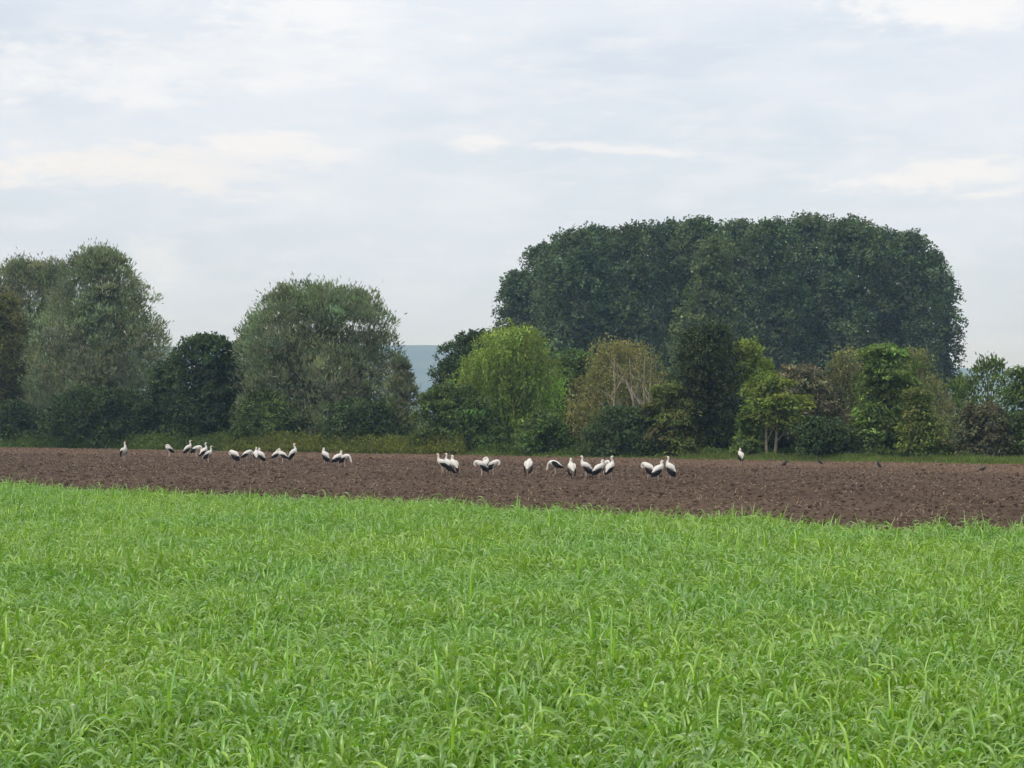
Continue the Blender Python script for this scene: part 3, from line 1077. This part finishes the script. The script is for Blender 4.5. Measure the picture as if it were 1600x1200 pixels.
tree('leafy_shrub', 'green bush between the egg-shaped evergreen and the tree on two pale trunks', 'shrub', 1168, 2.5,
     [(650, 1155, 1180), (670, 1146, 1192), (712, 1146, 1194)], 'ash', 'broad', trunk_r=0.08, nlimb=5, stem_name='stem', crown_name='foliage')
tree('brown_shrub', 'russet-brown tall bush behind the tree on two pale trunks', 'shrub', 1262, 7,
     [(576, 1228, 1252), (596, 1216, 1295), (630, 1220, 1330), (670, 1222, 1340), (705, 1226, 1344)], 'brown', 'fine', trunk_r=0.12, nlimb=8, stem_name='stem', crown_name='foliage', tintvar=0.34)
tree('birch_tree', 'grey-green drooping birch beside the layered green tree', 'tree', 1312, 9,
     [(546, 1318, 1336), (560, 1292, 1347), (590, 1274, 1351), (630, 1272, 1354), (690, 1280, 1350)], 'birch_green', 'birch', trunk_r=0.18, bark='birch_bark', nlimb=20, limb_r=0.5)
tree('ash_tree', 'bushy green tree with tiers of drooping foliage down to the verge', 'tree', 1384, 5,
     [(544, 1356, 1402), (556, 1342, 1424), (590, 1336, 1440), (630, 1329, 1440), (670, 1326, 1438), (704, 1330, 1430)], 'ash', 'layer', trunk_r=0.25, tintvar=0.3)
tree('birch_tree', 'faded grey-green birch behind the tiered green tree', 'tree', 1440, 12,
     [(542, 1416, 1440), (560, 1402, 1460), (600, 1410, 1482), (640, 1420, 1490), (695, 1424, 1488)], 'birch_green', 'birch', trunk_r=0.16, bark='birch_bark', nlimb=16, limb_r=0.5)
tree('leafy_shrub', 'yellow-tipped conical bush beside the tiered green tree', 'shrub', 1440, 3,
     [(607, 1426, 1440), (630, 1412, 1460), (660, 1406, 1478), (712, 1402, 1482)], 'gold', 'layer', trunk_r=0.1, nlimb=6, stem_name='stem', crown_name='foliage')
tree('dark_shrub', 'dark low bush under the russet-brown tall bush', 'shrub', 1285, 2.5,
     [(655, 1260, 1310), (675, 1235, 1335), (712, 1232, 1340)], 'dark', 'fine', trunk_r=0.08, nlimb=5, stem_name='stem', crown_name='foliage', tintvar=0.3)
tree('brown_shrub', 'low brownish bush at the foot of the thin open tree', 'shrub', 1530, 4,
     [(636, 1520, 1556), (655, 1490, 1582), (685, 1478, 1592), (716, 1480, 1592)], 'brown', 'fine', trunk_r=0.1, nlimb=6, stem_name='stem', crown_name='foliage', tintvar=0.3)
tree('open_tree', 'thin open-crowned tree with bare upper twigs against the pale hills', 'tree', 1545, 20,
     [(562, 1534, 1552), (582, 1514, 1578), (612, 1492, 1592), (650, 1484, 1600), (695, 1484, 1604)], 'mid', 'sparse', trunk_r=0.14, nlimb=26, tintvar=0.3)
tree('open_tree', 'slender sparse tree between the poplar clump and the thin open tree', 'tree', 1500, 22,
     [(596, 1494, 1508), (615, 1480, 1522), (650, 1470, 1530), (695, 1470, 1530)], 'mid', 'sparse', trunk_r=0.1, nlimb=18, tintvar=0.3)
tree('dark_tree', 'dark tiered tree past the low brownish bush', 'tree', 1612, 5,
     [(577, 1594, 1620), (600, 1576, 1640), (630, 1569, 1660), (680, 1568, 1670), (714, 1574, 1664)], 'mid', 'layer', trunk_r=0.2)
tree('leafy_shrub', 'green filler bush behind the yellowing birch and weeping willow', 'shrub', 895, 15,
     [(552, 880, 910), (570, 862, 935), (620, 850, 945), (690, 850, 945)], 'mid', 'broad', trunk_r=0.15, nlimb=8, stem_name='stem', crown_name='foliage')

# the poplar clump, 60 m across, some 110 m beyond the hedge
PG = 'poplars of the massed domed clump'
pop = [(800, 432, 46, 212), (848, 388, 48, 222), (896, 368, 66, 206), (936, 362, 60, 221), (990, 357, 70, 208), (1050, 356, 66, 222), (1092, 349, 62, 210),
       (1150, 354, 70, 224), (1206, 351, 66, 209), (1268, 345, 74, 221), (1330, 352, 68, 208), (1378, 366, 56, 222), (1420, 372, 48, 209), (1462, 408, 44, 217)]
POPLAB = {0: 'lowest outer poplar of the domed clump, above the dark round-headed tree',
          1: 'stepped shoulder poplar of the clump, just inside its lowest outer poplar',
          9: 'poplar forming the highest point of the domed clump',
          12: 'poplar of the domed clump just inside the outermost one with sky gaps',
          13: 'outermost poplar of the domed clump with sky gaps, above the faded birch'}
for i, (cx, ty, hw, dd) in enumerate(pop):
    lab = POPLAB.get(i, 'tall dark green poplar within the massed domed clump behind the hedge')
    env = [(ty, cx - hw * .22, cx + hw * .22), (ty + 8, cx - hw * .45, cx + hw * .45), (ty + 24, cx - hw * .74, cx + hw * .74), (ty + 55, cx - hw * .95, cx + hw * .95),
           (ty + 110, cx - hw * 1.05, cx + hw * 1.05), (600, cx - hw, cx + hw), (650, cx - hw * .7, cx + hw * .7)]
    if i == 0:
        env = [(430, 790, 818), (442, 780, 836), (465, 771, 845), (500, 766, 850), (540, 767, 850), (600, 775, 850), (650, 785, 840)]
    if i == len(pop) - 1:
        env = [(398, 1446, 1464), (416, 1436, 1482), (450, 1430, 1502), (480, 1432, 1506), (520, 1438, 1509), (560, 1436, 1502), (610, 1436, 1494), (650, 1440, 1480)]
    tree('poplar_tree', lab, 'tree', cx, 0, env, 'poplar', 'poplar', depth=0.95, trunk_r=0.45, group=PG, d=dd, tintvar=0.26)
tree('poplar_tree', 'paler olive-green poplar standing in front of the domed clump', 'tree', 1092, 0,
     [(380, 1104, 1130), (404, 1088, 1146), (440, 1074, 1154), (500, 1052, 1154), (550, 1036, 1146), (620, 1044, 1136)], 'poplar_olive', 'poplar', d=196, trunk_r=0.4, group=None)


# ------------------------------------------------------------------ verge weeds and grass
def weed_strip(name, label, cat, px0, px1, v0, v1, n, h0, h1, leaf, seed, Lk=0.2, Wk=0.09, per=6, grass=False, patch=0.0):
    r = np.random.default_rng(seed)
    px = r.uniform(px0, px1, n * 2)
    off = r.uniform(v0, v1, n * 2)
    d = edge_dist(px, off)
    x, y = (px - 800) / F * d, d
    if patch:
        kq = vnoise(x / 1.6, y / 1.6, seed) + r.uniform(-.1, .1, n * 2) > patch
        x, y, off = x[kq], y[kq], off[kq]
    x, y, off = x[:n], y[:n], off[:n]
    m = len(x)
    hh = (h0 + (h1 - h0) * vnoise(x / 0.9, y / 0.9, seed + 1)) * r.uniform(0.7, 1.15, m)
    ramp_ = np.clip((off - v0) / max(0.6, (v1 - v0) * 0.35), 0.35, 1)
    hh = hh * ramp_
    if grass:
        P = np.stack([x, y, np.full(m, 0.005)], -1)
        ax = np.stack([r.normal(0, .45, m), r.normal(0, .45, m), np.ones(m)], -1)
        V, Fc = kites(P, ax, unit(r, m), hh, 0.035 * r.uniform(.6, 1.5, m))
        tl = np.exp(r.normal(0, .2, (m, 1))) * np.exp(r.normal(0, 0.08, (m, 3))) * (0.8 + 0.5 * vnoise(x / 2.5, y / 2.5, seed + 2))[:, None]
    else:
        tt = (np.arange(per)[None] + r.uniform(0.2, 1, (m, per))) / per
        P = np.stack([x[:, None] + r.normal(0, .09, (m, per)), y[:, None] + r.normal(0, .09, (m, per)), hh[:, None] * tt], -1).reshape(-1, 3)
        k = len(P)
        ax = unit(r, k) + np.array([0, 0, 0.55])
        V, Fc = kites(P, ax, unit(r, k), Lk * r.uniform(.6, 1.4, k), Wk * r.uniform(.6, 1.4, k))
        base = np.exp(r.normal(0, .18, (m, 1))) * (0.72 + 0.6 * vnoise(x / 2.2, y / 2.2, seed + 3))[:, None]
        tl = np.repeat(base, per, 0) * np.exp(r.normal(0, .15, (k, 1))) * np.exp(r.normal(0, 0.06, (k, 3)))
    o = mesh_obj(name, V, Fc, LEAF[leaf], tint=np.repeat(tl, 4, 0))
    return tag(o, label, cat, kind='stuff')


weed_strip('nettle_bank', 'bank of green nettles below the tallest silvery willow', 'weeds', -120, 370, 0.5, 4.0, 3600, 0.7, 1.25, 'nettle', 51)
weed_strip('weed_bank', 'yellowish-green weed bank in front of the round-topped willow', 'weeds', 350, 725, 0.2, 3.0, 4200, 0.75, 1.3, 'weed_gold', 52)
weed_strip('verge_grass', 'strip of short green verge grass along the ploughed field', 'grass', -150, 1760, 0.0, 3.2, 24000, 0.12, 0.34, 'grass', 53, grass=True)
weed_strip('tall_grass', 'band of taller uncut grass between the ploughed field and the low bushes', 'grass', 1060, 1760, 0.1, 3.4, 14000, 0.28, 0.58, 'grass', 57, grass=True)
weed_strip('verge_weeds', 'low ragged green weeds under the hedge bushes behind the verge grass', 'weeds', 700, 1720, 1.2, 4.5, 5200, 0.25, 0.85, 'nettle', 54, Lk=0.17, Wk=0.08, per=5, patch=0.42)


# ------------------------------------------------------------------ storks
def smooth_path(pts, k):
    """Catmull-Rom through rows of (values), k samples per span."""
    p = np.asarray(pts, float)
    p = np.vstack([2 * p[0] - p[1], p, 2 * p[-1] - p[-2]])
    outp = []
    for i in range(1, len(p) - 2):
        for t in np.linspace(0, 1, k, endpoint=False):
            a, b, c, d = p[i - 1], p[i], p[i + 1], p[i + 2]
            outp.append(0.5 * (2 * b + (c - a) * t + (2 * a - 5 * b + 4 * c - d) * t * t + (3 * b - a - 3 * c + d) * t ** 3))
    outp.append(p[-2])
    return np.array(outp)


# columns: x, y, z, sideways radius, vertical radius (for a bird of 1.05 m)
BODY = [(-.34, 0, .500, .020, .012), (-.27, 0, .535, .060, .040), (-.14, 0, .590, .115, .105), (.00, 0, .640, .135, .130), (.11, 0, .690, .115, .115)]
POSE = {
    'up': ([(.18, 0, .770, .065, .068), (.195, 0, .860, .042, .044), (.19, 0, .940, .036, .037), (.205, 0, 1.000, .038, .041), (.245, 0, 1.022, .038, .040), (.285, 0, 1.014, .022, .024)],
           [(.28, 0, 1.015), (.47, 0, .965)]),
    'rest': ([(.17, 0, .760, .075, .080), (.185, 0, .835, .055, .058), (.175, 0, .885, .044, .046), (.195, 0, .925, .041, .043), (.235, 0, .930, .039, .040), (.27, 0, .915, .023, .024)],
             [(.265, 0, .915), (.34, 0, .745)]),
    'preen': ([(.20, 0, .735, .085, .085), (.275, 0, .740, .058, .058), (.325, 0, .680, .045, .045), (.315, 0, .600, .042, .043), (.275, 0, .555, .040, .040), (.235, 0, .545, .024, .024)],
              [(.24, 0, .545), (.10, 0, .46)]),
    'feed': ([(.20, 0, .715, .085, .085), (.285, 0, .690, .052, .052), (.345, 0, .590, .042, .042), (.375, 0, .480, .038, .038), (.400, 0, .400, .040, .042), (.415, 0, .355, .024, .025)],
             [(.412, 0, .36), (.46, 0, .18)]),
    'curve': ([(.18, 0, .750, .070, .075), (.215, 0, .830, .046, .048), (.20, 0, .925, .038, .038), (.235, 0, 1.000, .036, .036), (.285, 0, 1.005, .040, .040), (.315, 0, .965, .024, .025)],
              [(.31, 0, .97), (.37, 0, .80)]),
    'back': ([(.16, 0, .765, .080, .080), (.165, .02, .830, .055, .055), (.10, .06, .850, .045, .045), (.03, .10, .810, .042, .043), (-.01, .12, .775, .038, .038), (-.035, .13, .755, .022, .022)],
             [(-.03, .13, .76), (-.15, .15, .66)]),
}


def stork(px, foot, top, yaw, pose, label, droop=0.0, pitch=0.0, stride=0.06, size=None, dark=False):
    X, Y = ground_point(px, foot)
    posez = max(p[2] for p in BODY + POSE[pose][0]) + 0.04
    s = (foot - top) / F * Y / posez
    s = min(max(s, 0.80), 1.08) if size is None else size
    zg = float(soil_height(np.array([X * EU[0] + Y * EU[1]]), np.array([X * EV[0] + Y * EV[1]]))[0])
    root = empty('stork', (X, Y, zg - 0.02), math.radians(yaw))
    root.scale = (s, s, s)
    tag(root, label, 'stork', 'white storks resting on the ploughed field')
    P0 = np.array([0.0, 0.0, 0.60])
    WY = np.array([1, 1.28, 1])
    cp, sp_ = math.cos(pitch), math.sin(pitch)

    def pit(a):
        a = np.array(a, float)
        q = a[:, :3] - P0
        a2 = a.copy()
        a2[:, 0] = P0[0] + q[:, 0] * cp - q[:, 2] * sp_
        a2[:, 2] = P0[2] + q[:, 0] * sp_ + q[:, 2] * cp
        return a2
    sp = smooth_path(pit(BODY + POSE[pose][0]), 3)
    g = Geo()
    g.loft(sp[:, :3], sp[:, 3] * 1.18, sp[:, 4] * 1.16, 12, 0)
    # thighs, shanks and toes
    for sd in (-1, 1):
        fx = 0.01 + stride * sd
        y0 = 0.055 * sd
        g.loft([(-.01, y0 * 0.9, .60), (.0, y0, .52), (-.005 + fx * .3, y0, .44)], [.055, .042, .020], [.065, .045, .020], 8, 0)
        g.loft([(-.005 + fx * .3, y0, .46), (-.035 + fx * .6, y0, .27), (fx, y0, .015)], [.017, .018, .016], [.017, .018, .016], 6, 1)
        for ang in (-0.5, 0.0, 0.5, math.pi):
            ln = 0.085 if ang != math.pi else 0.04
            g.loft([(fx, y0, .018), (fx + ln * math.cos(ang), y0 + ln * math.sin(ang), .012)], .008, .007, 4, 1)
    g.build('body', [MAT['white'], MAT['leg']], root)
    b = pit(POSE[pose][1])
    g = Geo()
    g.loft(np.linspace(b[0], b[1], 4), [.019, .015, .009, .002], [.021, .016, .010, .002], 6)
    g.build('bill', MAT['bill'], root)
    # folded wings: white coverts above, black flight feathers along the lower edge and behind the tail
    for sd in (-1, 1):
        w = empty('wing', (0, 0, 0))
        bpy.data.objects.remove(w, do_unlink=True)
        dr = droop
        cov = WY * pit([(.14, .085 * sd, .705), (.04, .118 * sd, .690), (-.10, .118 * sd, .635), (-.21, .085 * sd, .570)])
        g = Geo()
        g.loft(smooth_path(np.c_[cov, [.012, .032, .034, .012], [.035, .085, .080, .030]], 3)[:, :3],
               np.interp(np.linspace(0, 3, 10), [0, 1, 2, 3], [.012, .032, .034, .010]),
               np.interp(np.linspace(0, 3, 10), [0, 1, 2, 3], [.030, .085, .080, .025]), 8)
        wg = g.build('wing', MAT['black' if dark else 'white'], root)
        fl = WY * pit([(.09, .108 * sd, .635 - dr * .08), (-.04, .132 * sd, .585 - dr * .12), (-.17, .118 * sd, .535 - dr * .17), (-.29, .070 * sd, .475 - dr * .19),
                  (-.41 + dr * .08, .030 * sd, .400 - dr * .16)])
        g = Geo()
        g.loft(smooth_path(fl, 3), np.interp(np.linspace(0, 4, 13), [0, 1, 2, 3, 4], [.010, .028, .036, .032, .006]),
               np.interp(np.linspace(0, 4, 13), [0, 1, 2, 3, 4], [.024, .082, .100, .074, .010]), 8)
        g.build('flight_feathers', MAT['black'], wg)
    return root


RT = math.radians
ST = [
    # px, foot, top, yaw (0 = to the right, 90 = away), pose, droop, pitch, label
    (194, 723, 692.5, -48, 'up', 0, .35, 'stork standing alone and upright with lowered orange bill before the tallest silvery willow'),
    (264, 716, 695, 200, 'back', .2, .1, 'hunched stork alone with head tucked, below the gap between tall willow and spiky dark bush'),
    (294, 716, 690, 20, 'up', .5, .2, 'stork with raised head at the outer end of the foursome by the spiky dark bush'),
    (307, 719, 698, -20, 'preen', .1, 0, 'stork bent over preening inside the tight foursome by the spiky dark bush'),
    (319, 722, 694, 30, 'up', 0, .3, 'straight-necked stork half hidden behind another in the tight foursome'),
    (326, 725, 697.5, -15, 'up', .4, .15, 'front stork of the tight foursome, bill down and dark tail trailing'),
    (366, 727, 705, 150, 'preen', .9, .05, 'stork folded over with black wing hanging, next to a slimmer hunched stork'),
    (386, 726, 706, 20, 'preen', 0, .1, 'slim pale hunched stork between the wing-drooping stork and an upright pair'),
    (400.5, 725, 701.5, 100, 'rest', 0, .35, 'back-turned stork of the close upright pair, the one without visible dark tail'),
    (407.5, 726, 701.3, 160, 'rest', .5, .3, 'stork of the close upright pair showing its black tail'),
    (433, 725.5, 705.5, 15, 'back', .3, .05, 'stork with head laid back and long black tail, touching a bird facing the other way'),
    (441, 726.5, 703, 165, 'rest', .1, .05, 'stork with drawn-in neck touching the bird with head laid back'),
    (458.5, 726, 695.5, 12, 'up', .3, .4, 'tallest upright stork beside the touching pair, in front of the yellowish weed bank'),
    (508, 728.5, 704, 150, 'rest', .7, .3, 'lone resting stork with slanting dark tail in front of the yellowish weed bank'),
    (528, 733, 709, 30, 'rest', .5, 0, 'stork with low drawn-in head, overlapping a feeding stork'),
    (539, 733, 712, -25, 'feed', .5, 0, 'stork feeding with its head down at its feet, overlapping another stork'),
    (691, 745, 715.5, 172, 'up', .2, .02, 'low-bodied stork with curved neck at the head of the trio below the mixed-green bush'),
    (700, 743, 712, 140, 'up', .8, .25, 'highest-necked stork in the middle of the trio below the mixed-green bush'),
    (709, 748, 720, 130, 'rest', 1.0, .3, 'stork with long dark slanting wings at the back of the trio below the mixed-green bush'),
    (752, 749, 725, 190, 'preen', .6, .05, 'front stork of the bowed threesome, cream white with black leg-side feathers'),
    (759, 745, 718, 60, 'back', .6, .2, 'rear stork of the bowed threesome, only its round white back showing'),
    (771, 746, 721, -25, 'preen', .3, .1, 'stork of the bowed threesome with its white neck stretched down outwards'),
    (826, 750, 722, 75, 'preen', .7, .25, 'single stork preening with arched white neck around a black wing patch, below the weeping willow'),
    (867, 747, 724, 165, 'feed', 0.1, -.1, 'small-looking stork with mostly black back, head lowered, below the weeping willow'),
    (893, 751, 723.5, 105, 'rest', .9, .25, 'back-turned stork with black wings spread on both sides below the fresh green bush'),
    (915, 751, 714.8, 168, 'up', .7, .12, 'tall stork with slender lifted neck and large black wing below the yellowing birch'),
    (936, 752, 723.5, 20, 'rest', .5, .1, 'stork with black tail crossing the tall slender-necked bird'),
    (946, 750, 727, -60, 'preen', .3, .1, 'white hunched stork wedged between two others below the yellowing birch'),
    (954, 753, 717.5, 35, 'curve', 0, .4, 'stork with hooked white neck looking down, below the dark bush by the birch'),
    (1013, 753, 727.5, 150, 'preen', .8, .1, 'bowed stork with large black wing in the threesome below the golden tiered bush'),
    (1029, 758, 724.5, 25, 'rest', .5, .1, 'nearest stork of the threesome below the golden tiered bush, neck drawn in'),
    (1047, 753, 722.8, 150, 'up', .8, .3, 'sleek stork with slanting body ending the threesome below the golden tiered bush'),
    (1157, 727, 709.5, 120, 'rest', .6, .5, 'lone far stork beside the verge below the tree on two pale trunks'),
]
for (px, ft, tp, yw, ps, dr, pt, lab) in ST:
    stork(px, ft, tp, yw, ps, lab, dr, pt, stride=random.uniform(-.05, .07), size=0.72 if px == 1157 else None, dark=px == 867)


# ------------------------------------------------------------------ small dark birds
def dark_bird(px, py, yaw, tilt, label):
    X, Y = ground_point(px, py)
    zg = float(soil_height(np.array([X * EU[0] + Y * EU[1]]), np.array([X * EV[0] + Y * EV[1]]))[0])
    root = empty('dark_bird', (X, Y, zg - 0.005), math.radians(yaw))
    tag(root, label, 'bird', 'small dark birds on the ploughed field')
    c, s_ = math.cos(tilt), math.sin(tilt)

    def rot(a):
        a = np.array(a, float)
        q = a - np.array([0, 0, .14])
        return np.stack([q[:, 0] * c - q[:, 2] * s_, a[:, 1], .14 + q[:, 0] * s_ + q[:, 2] * c], -1)
    p = rot([(-.24, 0, .115), (-.17, 0, .122), (-.09, 0, .135), (0, 0, .145), (.07, 0, .165), (.10, 0, .195), (.125, 0, .210), (.155, 0, .208)])
    g = Geo()
    g.loft(p, [.030, .032, .055, .068, .055, .036, .034, .012], [.006, .012, .050, .066, .055, .036, .034, .012], 10)
    for sd in (-1, 1):
        g.loft([(.0, .03 * sd, .10), (.01, .03 * sd, .05), (.0, .03 * sd, .008)], .008, .008, 5)
        g.loft([(.0, .03 * sd, .01), (.05, .03 * sd, .008)], .006, .005, 4)
    g.build('body', MAT['crow'], root)
    b = rot([(.15, 0, .208), (.175, 0, .205), (.205, 0, .196)])
    g = Geo()
    g.loft(b, [.012, .009, .001], [.013, .010, .001], 6)
    g.build('bill', MAT['crow_bill'], root)
    for sd in (-1, 1):
        w = rot([(.05, .052 * sd, .16), (-.04, .066 * sd, .152), (-.13, .050 * sd, .135), (-.23, .018 * sd, .122)])
        g = Geo()
        g.loft(w, [.006, .014, .014, .004], [.016, .042, .034, .006], 8)
        g.build('wing', MAT['crow'], root)


dark_bird(1226, 730.5, 20, .5, 'small dark bird leaning forward, the one closest to the lone far stork')
dark_bird(1281, 728.0, 165, .55, 'small dark bird standing steeply upright in front of the russet-brown bush')
dark_bird(1373, 733.0, 160, .8, 'small dark bird standing bolt upright in front of the tiered green tree')
dark_bird(1536, 740.0, 25, .15, 'small dark bird crouched on the soil in front of the low brownish bush')

# ------------------------------------------------------------------ haze
m, t, out = mat_new('thin_haze')
pv = N(t, 'ShaderNodeVolumePrincipled')
pv.inputs['Color'].default_value = (0.47, 0.70, 1.0, 1)
pv.inputs['Density'].default_value = 0.00034
pv.inputs['Absorption Color'].default_value = (1, 1, 1, 1)
pv.inputs['Anisotropy'].default_value = 0.0
t.links.new(pv.outputs[0], out.inputs['Volume'])
x0, x1, y0, y1, z0, z1 = -5050, 5050, -350, 5450, -3.2, 156
hv = [(x0, y0, z0), (x1, y0, z0), (x1, y1, z0), (x0, y1, z0), (x0, y0, z1), (x1, y0, z1), (x1, y1, z1), (x0, y1, z1)]
hf = np.array([(0, 3, 2, 1), (4, 5, 6, 7), (0, 1, 5, 4), (1, 2, 6, 5), (2, 3, 7, 6), (3, 0, 4, 7)])
tag(mesh_obj('haze', hv, hf, m), 'thin pale haze veiling the distant blue hills', 'haze', kind='stuff')
